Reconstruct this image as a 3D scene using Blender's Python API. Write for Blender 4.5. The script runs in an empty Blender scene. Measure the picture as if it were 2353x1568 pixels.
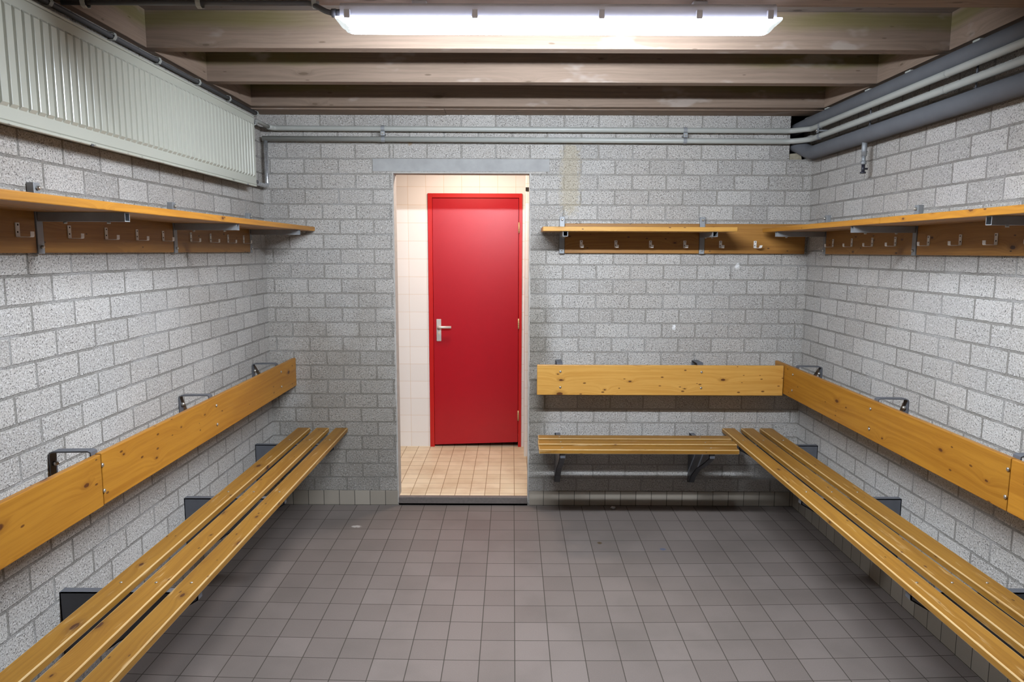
import bpy, bmesh, math, random
from mathutils import Vector, Matrix

# ------------------------------------------------------------------ camera, world, exposure
SC = bpy.context.scene
CAM_H = 1.714
YAW, PITCH, ROLL = -0.0002, 0.12703, 0.00348
F_PX = 1618.5
def cam_basis():
    cy, sy, cp, sp = math.cos(YAW), math.sin(YAW), math.cos(PITCH), math.sin(PITCH)
    f = Vector((sy*cp, cy*cp, -sp)); r = Vector((cy, -sy, 0)); u = r.cross(f)
    cr, sr = math.cos(ROLL), math.sin(ROLL)
    return cr*r + sr*u, cr*u - sr*r, f
cam_d = bpy.data.cameras.new('camera'); cam = bpy.data.objects.new('camera', cam_d)
SC.collection.objects.link(cam); SC.camera = cam
r_, u_, f_ = cam_basis()
M = Matrix.Identity(4)
for i in range(3):
    M[i][0], M[i][1], M[i][2] = r_[i], u_[i], -f_[i]
M[2][3] = CAM_H
cam.matrix_world = M
cam_d.sensor_fit = 'HORIZONTAL'; cam_d.sensor_width = 36.0
cam_d.lens = F_PX/2353*36.0
cam_d.clip_start = 0.02

w = bpy.data.worlds.new('world'); SC.world = w; w.use_nodes = True
w.node_tree.nodes['Background'].inputs[0].default_value = (0.02, 0.02, 0.022, 1)
w.node_tree.nodes['Background'].inputs[1].default_value = 0.0
SC.view_settings.view_transform = 'Standard'
SC.view_settings.look = 'None'
SC.view_settings.exposure = 0.0
SC.view_settings.gamma = 1.0
SC.view_settings.use_curve_mapping = False

LAMP_POWER = 17.0          # emission strength of the underside of the fluorescent diffuser
LAMP_SIDE = 440.0          # its sides, where the bare tubes show through the clear cover
LAMP_COL = (0.83, 0.905, 1.0)
WARM_W = 22.0              # watts of the ceiling lamp in the tiled lobby
WARM_COL = (1.0, 0.80, 0.66)

# ------------------------------------------------------------------ room numbers (metres)
D = 4.605                  # back wall
XL, XR = -1.601, 1.909     # side walls
Y0 = -1.3                  # wall behind the camera
ZB = 2.572                 # underside of the joists
ZD = 2.727                 # underside of the deck
ROW = 0.09554
DX0, DX1, DZ = -0.766, 0.108, 2.211     # doorway
LY = 5.86                  # far wall of the lobby
LZ = 0.056                 # lobby floor

# ------------------------------------------------------------------ nodes helper
class N:
    def __init__(s, name):
        s.m = bpy.data.materials.new(name); s.m.use_nodes = True
        s.t = s.m.node_tree; s.b = s.t.nodes['Principled BSDF']
    def n(s, typ, **kw):
        nd = s.t.nodes.new(typ)
        for k, v in kw.items(): setattr(nd, k, v)
        return nd
    def put(s, sock, v):
        if hasattr(v, 'is_output') or isinstance(v, bpy.types.NodeSocket): s.t.links.new(v, sock)
        elif isinstance(v, (tuple, list)) and len(v) == 3 and sock.type == 'RGBA': sock.default_value = (*v, 1)
        else: sock.default_value = v
    def math(s, op, a, b=None, c=None, clamp=False):
        nd = s.n('ShaderNodeMath', operation=op, use_clamp=clamp)
        for i, v in enumerate((a, b, c)):
            if v is not None: s.put(nd.inputs[i], v)
        return nd.outputs[0]
    def mix(s, fac, a, b, mode='MIX'):
        nd = s.n('ShaderNodeMix', data_type='RGBA', blend_type=mode)
        s.put(nd.inputs[0], fac); s.put(nd.inputs[6], a); s.put(nd.inputs[7], b)
        return nd.outputs[2]
    def ramp(s, fac, lo, hi, a=0.0, b=1.0, smooth=True):
        nd = s.n('ShaderNodeMapRange', interpolation_type='SMOOTHSTEP' if smooth else 'LINEAR')
        s.put(nd.inputs[0], fac); s.put(nd.inputs[1], lo); s.put(nd.inputs[2], hi); s.put(nd.inputs[3], a); s.put(nd.inputs[4], b)
        return nd.outputs[0]
    def uv(s):
        o = s.n('ShaderNodeTexCoord').outputs['UV']
        x = s.n('ShaderNodeSeparateXYZ'); s.put(x.inputs[0], o)
        return o, x.outputs[0], x.outputs[1]
    def obj(s): return s.n('ShaderNodeTexCoord').outputs['Object']
    def vec(s, x, y, z=0.0):
        nd = s.n('ShaderNodeCombineXYZ')
        for i, v in enumerate((x, y, z)): s.put(nd.inputs[i], v)
        return nd.outputs[0]
    def noise(s, v, scale, detail=2.0, rough=0.5, dist=0.0):
        nd = s.n('ShaderNodeTexNoise'); s.put(nd.inputs['Vector'], v)
        nd.inputs['Scale'].default_value = scale; nd.inputs['Detail'].default_value = detail
        nd.inputs['Roughness'].default_value = rough; nd.inputs['Distortion'].default_value = dist
        return nd.outputs[0]
    def bump(s, h, strength, dist, prev=None):
        nd = s.n('ShaderNodeBump'); s.put(nd.inputs['Height'], h)
        nd.inputs['Strength'].default_value = strength; nd.inputs['Distance'].default_value = dist
        if prev is not None: s.put(nd.inputs['Normal'], prev)
        return nd.outputs[0]
    def done(s, col=None, rough=None, metal=0.0, normal=None, spec=None):
        if col is not None: s.put(s.b.inputs['Base Color'], col)
        if rough is not None: s.put(s.b.inputs['Roughness'], rough)
        s.b.inputs['Metallic'].default_value = metal
        if normal is not None: s.put(s.b.inputs['Normal'], normal)
        if spec is not None: s.b.inputs['Specular IOR Level'].default_value = spec
        return s.m
    def brick(s, vec, w, h, mortar, offset=0.5, smooth=0.1):
        nd = s.n('ShaderNodeTexBrick', offset=offset, offset_frequency=2, squash=1.0)
        s.put(nd.inputs['Vector'], vec); nd.inputs['Scale'].default_value = 1.0
        s.put(nd.inputs['Color1'], (0, 0, 0)); s.put(nd.inputs['Color2'], (1, 1, 1)); s.put(nd.inputs['Mortar'], (0.5, 0.5, 0.5))
        nd.inputs['Mortar Size'].default_value = mortar; nd.inputs['Mortar Smooth'].default_value = smooth
        nd.inputs['Bias'].default_value = 0.0
        nd.inputs['Brick Width'].default_value = w; nd.inputs['Row Height'].default_value = h
        return nd.outputs['Color'], nd.outputs['Fac']

def m_block(name, pitch, stains=None, ml=1.0):
    """rough concrete blocks, grey mortar; UV = metres along the wall, metres above the first joint"""
    k = N(name); uv, u, v = k.uv()
    wob = k.noise(uv, 38.0, 3.0, 0.6); wob2 = k.noise(k.vec(k.math('ADD', u, 7.3), v), 38.0, 3.0, 0.6)
    du = k.math('MULTIPLY', k.math('SUBTRACT', wob, 0.5), 0.007); dv = k.math('MULTIPLY', k.math('SUBTRACT', wob2, 0.5), 0.007)
    p = k.vec(k.math('ADD', u, du), k.math('ADD', v, dv))
    rnd, mort = k.brick(p, pitch, ROW, 0.0055, 0.5, 0.25)
    fine = k.noise(uv, 170.0, 4.0, 0.75)
    med = k.noise(uv, 95.0, 2.0, 0.6)
    big = k.noise(uv, 1.6, 3.0, 0.55)
    warp = k.n('ShaderNodeTexNoise'); k.put(warp.inputs['Vector'], uv); warp.inputs['Scale'].default_value = 160.0
    wv = k.n('ShaderNodeVectorMath', operation='MULTIPLY_ADD'); k.put(wv.inputs[0], warp.outputs['Color']); wv.inputs[1].default_value = (0.010, 0.010, 0); k.put(wv.inputs[2], p)
    vor = k.n('ShaderNodeTexVoronoi', voronoi_dimensions='2D'); k.put(vor.inputs['Vector'], wv.outputs[0]); vor.inputs['Scale'].default_value = 150.0
    vsp = k.n('ShaderNodeSeparateColor'); k.put(vsp.inputs[0], vor.outputs['Color'])
    hole = k.math('MULTIPLY', k.ramp(vor.outputs['Distance'], 0.40, 0.20), k.math('GREATER_THAN', vsp.outputs[0], 0.86))
    dens = k.ramp(k.noise(uv, 9.0, 2.0), 0.35, 0.65, 0.45, 1.0)
    pits = k.math('MULTIPLY', k.ramp(fine, 0.34, 0.45), k.math('SUBTRACT', 1.0, k.math('MULTIPLY', hole, dens)))   # 0 in a pit
    base = k.mix(rnd, (0.375, 0.360, 0.338), (0.485, 0.468, 0.442))
    base = k.mix(k.ramp(big, 0.35, 0.65), base, k.mix(0.5, base, (0.42, 0.385, 0.345)))
    base = k.mix(k.ramp(med, 0.50, 0.70, 0.0, 0.5), base, (0.70, 0.69, 0.68))
    base = k.mix(k.math('MULTIPLY', k.math('SUBTRACT', 1.0, pits), 0.78), base, (0.075, 0.070, 0.066))
    mcol = k.mix(k.noise(uv, 60.0, 3.0), (0.20*ml, 0.190*ml, 0.172*ml), (0.28*ml, 0.266*ml, 0.242*ml))
    smear = k.ramp(k.noise(uv, 4.0, 2.0), 0.45, 0.70, 0.0, 0.75)
    mcol = k.mix(smear, mcol, (0.38, 0.372, 0.36))
    col = k.mix(mort, base, mcol)
    if stains:
        for (cu, cv, ru, rv, c, amt) in stains:
            a = k.math('DIVIDE', k.math('SUBTRACT', u, cu), ru); b = k.math('DIVIDE', k.math('SUBTRACT', v, cv), rv)
            d = k.math('SQRT', k.math('ADD', k.math('POWER', k.math('ABSOLUTE', a), 2.0), k.math('POWER', k.math('ABSOLUTE', b), 6.0 if (rv > .08 and amt > 0) else 2.0)))
            if amt < 0:      # multiplied in: darkens block and mortar alike
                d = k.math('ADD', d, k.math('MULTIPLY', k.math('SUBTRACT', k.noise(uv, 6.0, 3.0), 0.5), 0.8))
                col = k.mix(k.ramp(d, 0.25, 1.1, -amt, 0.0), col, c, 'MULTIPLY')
            else:
                d = k.math('ADD', d, k.math('MULTIPLY', k.math('SUBTRACT', k.noise(uv, 45.0, 2.0), 0.5), 1.3))
                col = k.mix(k.ramp(d, 0.5, 1.05, amt, 0.0), col, c)
    h = k.math('ADD', k.math('MULTIPLY', k.math('SUBTRACT', 1.0, mort), 1.0), k.math('MULTIPLY', pits, 0.6))
    h = k.math('ADD', h, k.math('MULTIPLY', med, 0.75))
    return k.done(col, 0.93, normal=k.bump(h, 0.85, 0.006), spec=0.25)

def m_wood(name, light, dark, knot, rough=0.42, knots=0.55, coat=0.0, ringc=0.5, stain=None, wear=0.0, su=4.2, sv=8.5, pins=0.22, pale=0.0):
    """planks; UV u = along the grain in metres, v = across"""
    k = N(name); uv, u, v = k.uv()
    rid = k.n('ShaderNodeObjectInfo').outputs['Random']
    off = k.math('MULTIPLY', rid, 37.0)
    uo = k.math('ADD', u, off)
    low = k.noise(k.vec(k.math('MULTIPLY', uo, 1.2), k.math('MULTIPLY', v, 5.0), off), 1.0, 2.0)
    vw = k.math('ADD', v, k.math('MULTIPLY', k.math('SUBTRACT', low, 0.5), 0.05))
    vo = k.n('ShaderNodeTexVoronoi', voronoi_dimensions='2D')
    k.put(vo.inputs['Vector'], k.vec(k.math('MULTIPLY', uo, su), k.math('MULTIPLY', vw, sv)))
    vo.inputs['Scale'].default_value = 1.0
    dist, cc = vo.outputs['Distance'], vo.outputs['Color']
    sep = k.n('ShaderNodeSeparateColor'); k.put(sep.inputs[0], cc)
    pres = k.math('GREATER_THAN', sep.outputs[0], 1.0-knots)
    size = k.math('ADD', 0.035, k.math('MULTIPLY', k.math('POWER', sep.outputs[1], 3.0), 0.085))
    rag = k.math('ADD', dist, k.math('MULTIPLY', k.math('SUBTRACT', k.noise(uv, 120.0, 2.0), 0.5), 0.03))
    kn = k.math('MULTIPLY', k.ramp(rag, size, k.math('MULTIPLY', size, 0.6), 0.0, 1.0), pres)
    pull = k.math('MULTIPLY', k.math('MULTIPLY', k.math('POWER', 2.718, k.math('MULTIPLY', dist, -7.0)), pres), 0.055)
    v2 = k.n('ShaderNodeTexVoronoi', voronoi_dimensions='2D')
    k.put(v2.inputs['Vector'], k.vec(k.math('MULTIPLY', uo, su*1.9), k.math('MULTIPLY', vw, sv*2.2))); v2.inputs['Scale'].default_value = 1.0
    sp2 = k.n('ShaderNodeSeparateColor'); k.put(sp2.inputs[0], v2.outputs['Color'])
    sz2 = k.math('ADD', 0.05, k.math('MULTIPLY', sp2.outputs[1], 0.06))
    pin = k.math('MULTIPLY', k.ramp(v2.outputs['Distance'], sz2, k.math('MULTIPLY', sz2, 0.5), 0.0, 0.9), k.math('GREATER_THAN', sp2.outputs[0], 1.0-pins))
    kn = k.math('MAXIMUM', kn, pin)
    vg = k.math('ADD', vw, pull)
    g1 = k.noise(k.vec(k.math('MULTIPLY', uo, 1.5), k.math('MULTIPLY', vg, 75.0), off), 1.0, 3.0, 0.55)
    g2 = k.noise(k.vec(k.math('MULTIPLY', uo, 14.0), k.math('MULTIPLY', vg, 520.0), off), 1.0, 2.0, 0.6)
    broad = k.noise(k.vec(k.math('MULTIPLY', uo, 2.2), k.math('MULTIPLY', v, 9.0), off), 1.0, 2.0)
    f = k.math('ADD', k.math('MULTIPLY', k.ramp(g1, 0.35, 0.68), ringc), k.math('MULTIPLY', k.ramp(g2, 0.35, 0.7), 0.25))
    f = k.math('ADD', f, k.math('MULTIPLY', k.math('SUBTRACT', broad, 0.5), 0.8), clamp=True)
    col = k.mix(f, light, dark)
    tone = k.math('ADD', 0.86, k.math('MULTIPLY', rid, 0.24))
    col = k.mix(1.0, col, k.vec(tone, tone, tone), 'MULTIPLY')
    halo = k.math('MULTIPLY', k.ramp(dist, k.math('MULTIPLY', size, 2.4), size, 0.0, 0.45), pres)
    col = k.mix(halo, col, k.mix(0.5, dark, knot))
    col = k.mix(kn, col, knot)
    if stain:  # greenish camera tint put into the wood colour toward both ends
        (z0, z1, c, amt) = stain
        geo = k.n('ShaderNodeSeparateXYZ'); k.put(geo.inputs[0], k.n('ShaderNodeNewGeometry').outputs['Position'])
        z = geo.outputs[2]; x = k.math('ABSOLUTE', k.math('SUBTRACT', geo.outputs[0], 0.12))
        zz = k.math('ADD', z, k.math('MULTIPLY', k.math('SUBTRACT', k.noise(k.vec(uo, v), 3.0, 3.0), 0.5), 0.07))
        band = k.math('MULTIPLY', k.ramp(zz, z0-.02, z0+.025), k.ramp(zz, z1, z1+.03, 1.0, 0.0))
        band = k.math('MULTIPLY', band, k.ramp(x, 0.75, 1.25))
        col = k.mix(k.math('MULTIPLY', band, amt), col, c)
    if pale > 0:
        pn = k.noise(k.vec(k.math('MULTIPLY', uo, 4.0), k.math('MULTIPLY', v, 9.0), off), 1.0, 3.0, 0.6)
        col = k.mix(k.ramp(pn, 0.60, 0.72, 0.0, pale), col, (0.42, 0.375, 0.34))
    if wear > 0:
        wn = k.noise(k.vec(k.math('MULTIPLY', uo, 5.0), k.math('MULTIPLY', v, 45.0), off), 1.0, 3.0, 0.65)
        col = k.mix(k.ramp(wn, 0.60, 0.72, 0.0, wear), col, (0.58, 0.40, 0.19))
    k.b.inputs['Coat Weight'].default_value = coat; k.b.inputs['Coat Roughness'].default_value = 0.25
    h = k.math('SUBTRACT', k.math('MULTIPLY', g1, 0.5), k.math('MULTIPLY', kn, 0.6))
    return k.done(col, rough, normal=k.bump(h, 0.35, 0.0015), spec=0.4)

def m_metal(name, col, rough, metal, var=0.12, scale=30.0):
    k = N(name); o = k.obj(); n = k.noise(o, scale, 3.0, 0.6)
    dk = tuple(c*(1-var*2.2) for c in col); lt = tuple(min(1, c*(1+var)) for c in col)
    return k.done(k.mix(n, dk, lt), k.ramp(n, 0.3, 0.7, rough*0.85, rough*1.2), metal, normal=k.bump(k.noise(o, scale*6, 2.0), 0.08, 0.001))

def m_tiles(name, w, h, mortar, c1, c2, grout, rough, speck=0.0, bump=0.35, var=0.5, dirt=None, stains=None, coat=0.0):
    k = N(name); uv, u, v = k.uv()
    rnd, mort = k.brick(uv, w, h, mortar, 0.0, 0.15)
    col = k.mix(rnd, c1, c2)
    if speck > 0:
        s1 = k.noise(uv, 330.0, 2.0, 0.7)
        col = k.mix(k.ramp(s1, 0.55, 0.72, 0.0, speck), col, tuple(min(1, c*1.9) for c in c2))
        col = k.mix(k.ramp(s1, 0.45, 0.28, 0.0, speck), col, tuple(c*0.35 for c in c1))
    if dirt:
        dc, amt, sc = dirt
        col = k.mix(k.ramp(k.noise(uv, sc, 4.0, 0.6), 0.42, 0.72, 0.0, amt), col, dc)
    if stains:
        for (cu, cv, ru, rv, c, amt) in stains:
            a = k.math('DIVIDE', k.math('SUBTRACT', u, cu), ru); b = k.math('DIVIDE', k.math('SUBTRACT', v, cv), rv)
            d = k.math('SQRT', k.math('ADD', k.math('MULTIPLY', a, a), k.math('MULTIPLY', b, b)))
            d = k.math('ADD', d, k.math('MULTIPLY', k.math('SUBTRACT', k.noise(uv, 60.0, 2.0), 0.5), 1.2))
            col = k.mix(k.ramp(d, 0.6, 1.0, amt, 0.0), col, c)
    gn = k.noise(uv, 7.0, 2.0)
    col = k.mix(mort, col, k.mix(gn, grout, tuple(c*1.5 for c in grout)))
    h = k.math('ADD', k.math('SUBTRACT', 1.0, mort), k.math('MULTIPLY', k.noise(uv, 300.0, 2.0), 0.12 if speck else 0.02))
    k.b.inputs['Coat Weight'].default_value = coat
    return k.done(col, k.ramp(mort, 0.0, 1.0, rough, 0.9), normal=k.bump(h, bump, 0.002), spec=0.4)

def m_plain(name, col, rough, metal=0.0, bump=0.0, bscale=200.0, var=0.08, spec=0.5, scale=12.0):
    k = N(name); o = k.obj(); n = k.noise(o, scale, 3.0)
    c = k.mix(n, tuple(x*(1-var) for x in col), tuple(min(1, x*(1+var)) for x in col))
    nm = k.bump(k.noise(o, bscale, 2.0), bump, 0.001) if bump else None
    return k.done(c, rough, metal, normal=nm, spec=spec)

def m_emit(name, col, strength, base=(0.9, 0.9, 0.9)):
    k = N(name)
    k.b.inputs['Emission Color'].default_value = (*col, 1); k.b.inputs['Emission Strength'].default_value = strength
    return k.done(base, 0.3)

BLK_B = m_block('blocks back wall', 0.2187, stains=[(-1.02, 0.55, 0.85, 1.05, (0.66, 0.64, 0.60), -0.9), (0.15, 0.85, 0.14, 1.05, (0.60, 0.58, 0.53), -0.9), (0.367, 2.17, 0.075, 0.24, (0.44, 0.38, 0.26), 0.5),  # broad darker area low on the left, dirt smear right of the doorway
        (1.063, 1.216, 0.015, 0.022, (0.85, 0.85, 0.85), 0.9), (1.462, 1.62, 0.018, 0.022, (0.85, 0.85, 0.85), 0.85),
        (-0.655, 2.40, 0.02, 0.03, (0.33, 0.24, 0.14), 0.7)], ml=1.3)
BLK_L = m_block('blocks left wall', 0.2306)
BLK_R = m_block('blocks right wall', 0.2232)
PINE = m_wood('varnished pine', (0.561, 0.306, 0.072), (0.425, 0.196, 0.031), (0.10, 0.034, 0.010), 0.40, 0.62, pins=0.42)
PINE_O = m_wood('orange varnished pine', (0.416, 0.185, 0.019), (0.272, 0.099, 0.007), (0.085, 0.026, 0.006), 0.40, 0.42)
PINE_S = m_wood('worn varnished pine', (0.302, 0.148, 0.022), (0.187, 0.079, 0.010), (0.07, 0.026, 0.010), 0.45, 0.32, wear=0.45)
EDGE = m_wood('worn bare pine edge', (0.510, 0.357, 0.170), (0.383, 0.212, 0.064), (0.2, 0.1, 0.04), 0.55, 0.1)
PINE_H = m_wood('shaded brown pine', (0.355, 0.170, 0.038), (0.215, 0.089, 0.019), (0.05, 0.02, 0.012), 0.45, 0.45)  # darker pine for hook boards, shelf shadow partly put into the colour
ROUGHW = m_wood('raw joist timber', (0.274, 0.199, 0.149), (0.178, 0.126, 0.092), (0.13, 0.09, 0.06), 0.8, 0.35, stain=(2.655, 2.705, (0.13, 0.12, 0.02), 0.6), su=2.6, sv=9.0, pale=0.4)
DECK = m_wood('ceiling deck timber', (0.20, 0.165, 0.145), (0.13, 0.105, 0.09), (0.08, 0.06, 0.05), 0.85, 0.25)
GALV = m_metal('galvanised steel', (0.30, 0.315, 0.33), 0.5, 0.35)
DARKM = m_metal('dark grey painted steel', (0.115, 0.120, 0.135), 0.5, 0.15)
BOLT = m_metal('zinc bolt', (0.55, 0.53, 0.48), 0.35, 0.9)
HOOK = m_plain('white enamelled hook', (0.80, 0.78, 0.74), 0.4)
HOLE = m_plain('dark hole', (0.02, 0.018, 0.016), 0.9)
PIPE = m_plain('grey painted pipe', (0.36, 0.37, 0.345), 0.36, bump=0.03)
INSUL = m_plain('grey foam insulation', (0.105, 0.110, 0.122), 0.85, bump=0.25, bscale=120.0, var=0.15)
CONDUIT = m_plain('old grey conduit', (0.10, 0.10, 0.105), 0.5)
CLIPM = m_plain('pale plastic clip', (0.40, 0.41, 0.38), 0.55)
RAD = m_plain('cream enamel', (0.470, 0.479, 0.414), 0.22, var=0.01, scale=4.0)
def m_chip():
    k = N('chipped cream enamel'); o = k.obj(); sx = k.n('ShaderNodeSeparateXYZ'); k.put(sx.inputs[0], o)
    n = k.noise(k.vec(k.math('MULTIPLY', sx.outputs[1], 22.0), k.math('MULTIPLY', sx.outputs[2], 60.0), sx.outputs[0]), 1.0, 4.0, 0.7)
    m = k.math('MULTIPLY', k.ramp(n, 0.60, 0.64), k.ramp(k.noise(k.vec(sx.outputs[1], 0.0), 2.2, 1.0), 0.42, 0.55))
    return k.done(k.mix(m, (0.47, 0.479, 0.414), (0.035, 0.028, 0.02)), 0.35)
CHIP = m_chip()
FLOORM = m_tiles('grey floor tile', 0.152, 0.152, 0.0021, (0.133, 0.111, 0.100), (0.166, 0.140, 0.127), (0.038, 0.032, 0.025), 0.50, speck=0.30, bump=0.4,
        dirt=((0.105, 0.09, 0.08), 0.5, 2.2), stains=[(0.51, -0.185, 0.018, 0.018, (0.07, 0.045, 0.02), 0.9), (0.868, -0.27, 0.02, 0.02, (0.06, 0.08, 0.14), 0.8),
        (-0.99, 0.04, 0.035, 0.02, (0.5, 0.48, 0.45), 0.6)])
SKIRT_B = m_tiles('skirting tile', 0.1043, 0.30, 0.0020, (0.27, 0.238, 0.195), (0.37, 0.33, 0.275), (0.035, 0.032, 0.028), 0.45, speck=0.1)
WHITE_T = m_tiles('white wall tile', 0.1470, 0.1466, 0.0011, (0.80, 0.78, 0.755), (0.85, 0.83, 0.805), (0.50, 0.38, 0.26), 0.22, bump=0.25)
CREAM_T = m_tiles('cream floor tile', 0.1015, 0.1040, 0.0020, (0.66, 0.54, 0.36), (0.77, 0.65, 0.46), (0.19, 0.12, 0.055), 0.40, bump=0.3, dirt=((0.48, 0.33, 0.19), 0.55, 3.5))
RED = m_plain('red gloss paint', (0.40, 0.001, 0.010), 0.33, spec=0.55, bump=0.30, bscale=240.0, var=0.05)
REDF = m_plain('red frame paint', (0.50, 0.008, 0.008), 0.34, bump=0.05)
ALU = m_plain('satin aluminium', (0.62, 0.60, 0.58), 0.42, 0.35)
STONE = m_plain('dark stone', (0.135, 0.115, 0.105), 0.6, bump=0.2, var=0.3, scale=60.0)
LINTEL = m_plain('smooth concrete', (0.33, 0.33, 0.325), 0.85, bump=0.3, bscale=90.0, var=0.22, scale=14.0)
PLASTER = m_plain('old plaster', (0.42, 0.40, 0.37), 0.9, bump=0.6, bscale=70.0, var=0.25, scale=30.0)
BODYP = m_plain('grey lamp housing plastic', (0.62, 0.62, 0.66), 0.5, var=0.03)
LENS = m_emit('lit diffuser', LAMP_COL, LAMP_POWER)
RIM = m_emit('glowing clear rim', (0.72, 0.78, 1.0), 8.0, (0.8, 0.8, 0.85))
LENS_S = m_emit('lit diffuser side', LAMP_COL, LAMP_SIDE)
LENS_E = m_emit('diffuser end', (0.85, 0.95, 0.98), 0.75, (0.7, 0.75, 0.75))
BLACKP = m_plain('black plastic', (0.02, 0.02, 0.03), 0.4)
DARKIN = m_plain('dark cavity', (0.045, 0.055, 0.07), 0.95, bump=0.3)
RUBBLE = m_plain('broken mortar', (0.30, 0.27, 0.20), 0.95, bump=0.8, bscale=90.0, var=0.4, scale=40.0)
PAPER = m_plain('crumpled paper', (0.45, 0.45, 0.46), 0.7)

# ------------------------------------------------------------------ mesh helpers
C = SC.collection
def B():
    bm = bmesh.new(); bm.loops.layers.uv.new('UVMap'); return bm
def quv(bm, f, long=None, flat=None, off=0.0):
    """UV in metres: long axis -> u, other in-plane axis -> v"""
    l = bm.loops.layers.uv.active; n = f.normal
    ax = max(range(3), key=lambda i: abs(n[i]))
    a = [i for i in range(3) if i != ax]
    if long is not None and long in a: ui = long; vi = [i for i in a if i != long][0]
    else: ui, vi = a
    for lp in f.loops:
        c = lp.vert.co
        lp[l].uv = (c[ui], c[vi] + off + ax*0.37)
def box(bm, lo, hi, long=None, wall=None, off=0.0):
    """axis-aligned box. wall=(du, sign): brick UV u = sign*horizontal + du, v = z - first joint"""
    x0, y0, z0 = lo; x1, y1, z1 = hi
    v = [bm.verts.new(p) for p in ((x0, y0, z0), (x1, y0, z0), (x1, y1, z0), (x0, y1, z0), (x0, y0, z1), (x1, y0, z1), (x1, y1, z1), (x0, y1, z1))]
    fs = []
    for q in ((0, 3, 2, 1), (4, 5, 6, 7), (0, 1, 5, 4), (1, 2, 6, 5), (2, 3, 7, 6), (3, 0, 4, 7)):
        f = bm.faces.new([v[i] for i in q]); f.normal_update(); fs.append(f)
        if wall is None: quv(bm, f, long, off=off)
        else:
            l = bm.loops.layers.uv.active; n = f.normal
            for lp in f.loops:
                c = lp.vert.co
                h = c.x if abs(n.y) > .5 else (c.y if abs(n.x) > .5 else c.x)
                z = c.z if abs(n.z) < .5 else c.y
                lp[l].uv = (wall[1]*h + wall[0], z - 0.003)
    return fs
def prism(bm, pts, axis, a, b, long=None):
    """2-D outline extruded along an axis from a to b; outline given in the two other axes in order"""
    o = [i for i in range(3) if i != axis]
    def P(p, t):
        c = [0, 0, 0]; c[axis] = t; c[o[0]] = p[0]; c[o[1]] = p[1]; return c
    A = [bm.verts.new(P(p, a)) for p in pts]; Bv = [bm.verts.new(P(p, b)) for p in pts]
    fs = [bm.faces.new(A), bm.faces.new(list(reversed(Bv)))]
    n = len(pts)
    for i in range(n): fs.append(bm.faces.new((A[i], Bv[i], Bv[(i+1) % n], A[(i+1) % n])))
    bmesh.ops.recalc_face_normals(bm, faces=fs)
    for f in fs: f.normal_update(); quv(bm, f, long)
    return fs
def frame_dirs(t):
    t = t.normalized(); a = Vector((0, 0, 1)) if abs(t.z) < .9 else Vector((1, 0, 0))
    x = t.cross(a).normalized(); return x, t.cross(x).normalized()
def tube(bm, path, r, seg=16, cap=True):
    path = [Vector(p) for p in path]; rings = []
    px = None
    for i, p in enumerate(path):
        t = (path[min(i+1, len(path)-1)] - path[max(i-1, 0)]).normalized()
        if px is None: x, y = frame_dirs(t)
        else:
            x = (px - t*px.dot(t)).normalized(); y = t.cross(x)
        px = x
        rr = r[i] if isinstance(r, (list, tuple)) else r
        rings.append([bm.verts.new(p + x*math.cos(2*math.pi*k/seg)*rr + y*math.sin(2*math.pi*k/seg)*rr) for k in range(seg)])
    for a, b in zip(rings, rings[1:]):
        for k in range(seg):
            f = bm.faces.new((a[k], a[(k+1) % seg], b[(k+1) % seg], b[k])); f.smooth = True
    if cap:
        bm.faces.new(list(reversed(rings[0]))); bm.faces.new(rings[-1])
    return rings
def bend(pts, rad, n=8):
    """round the corners of a polyline"""
    pts = [Vector(p) for p in pts]; out = [pts[0]]
    for a, b, c in zip(pts, pts[1:], pts[2:]):
        d1 = (a-b).normalized(); d2 = (c-b).normalized(); p1 = b+d1*rad; p2 = b+d2*rad
        for i in range(n+1):
            t = i/n; out.append(p1*(1-t)**2 + b*2*t*(1-t) + p2*t*t)
    return out + [pts[-1]]
def ribbon(bm, path, half, thick, axis):
    """flat bar bent along a 2-D path lying in the plane normal to `axis` (0 or 1), width along the axis"""
    o = Vector((1, 0, 0)) if axis == 0 else Vector((0, 1, 0))
    path = [Vector(p) for p in path]; R = []
    for i, p in enumerate(path):
        t = (path[min(i+1, len(path)-1)] - path[max(i-1, 0)]).normalized(); nn = t.cross(o).normalized()*thick/2
        R.append([bm.verts.new(p+o*half+nn), bm.verts.new(p-o*half+nn), bm.verts.new(p-o*half-nn), bm.verts.new(p+o*half-nn)])
    fs = []
    for a, b in zip(R, R[1:]):
        for k in range(4): fs.append(bm.faces.new((a[k], a[(k+1) % 4], b[(k+1) % 4], b[k])))
    fs += [bm.faces.new(R[0]), bm.faces.new(R[-1])]
    bmesh.ops.recalc_face_normals(bm, faces=fs)
def obj(name, bm, mat, parent=None, bevel=0.0, seg=2, smooth=False):
    me = bpy.data.meshes.new(name); bm.normal_update(); bm.to_mesh(me); bm.free()
    for m in (mat if isinstance(mat, (list, tuple)) else [mat]): me.materials.append(m)
    if smooth:
        for p in me.polygons: p.use_smooth = True
    o = bpy.data.objects.new(name, me); C.objects.link(o)
    if parent is not None:
        o.parent = parent
        inv = Matrix.Translation(-world_loc(parent)); me.transform(inv)
    if bevel > 0:
        b = o.modifiers.new('bevel', 'BEVEL'); b.width = bevel; b.segments = seg; b.limit_method = 'ANGLE'; b.angle_limit = math.radians(40)
    return o
def world_loc(o):
    v = Vector((0, 0, 0))
    while o is not None: v += Vector(o.location); o = o.parent
    return v
def tag(o, label, cat, group=None, kind=None):
    if label: o['label'] = label
    if cat: o['category'] = cat
    if group: o['group'] = group
    if kind: o['kind'] = kind
    return o
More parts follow.
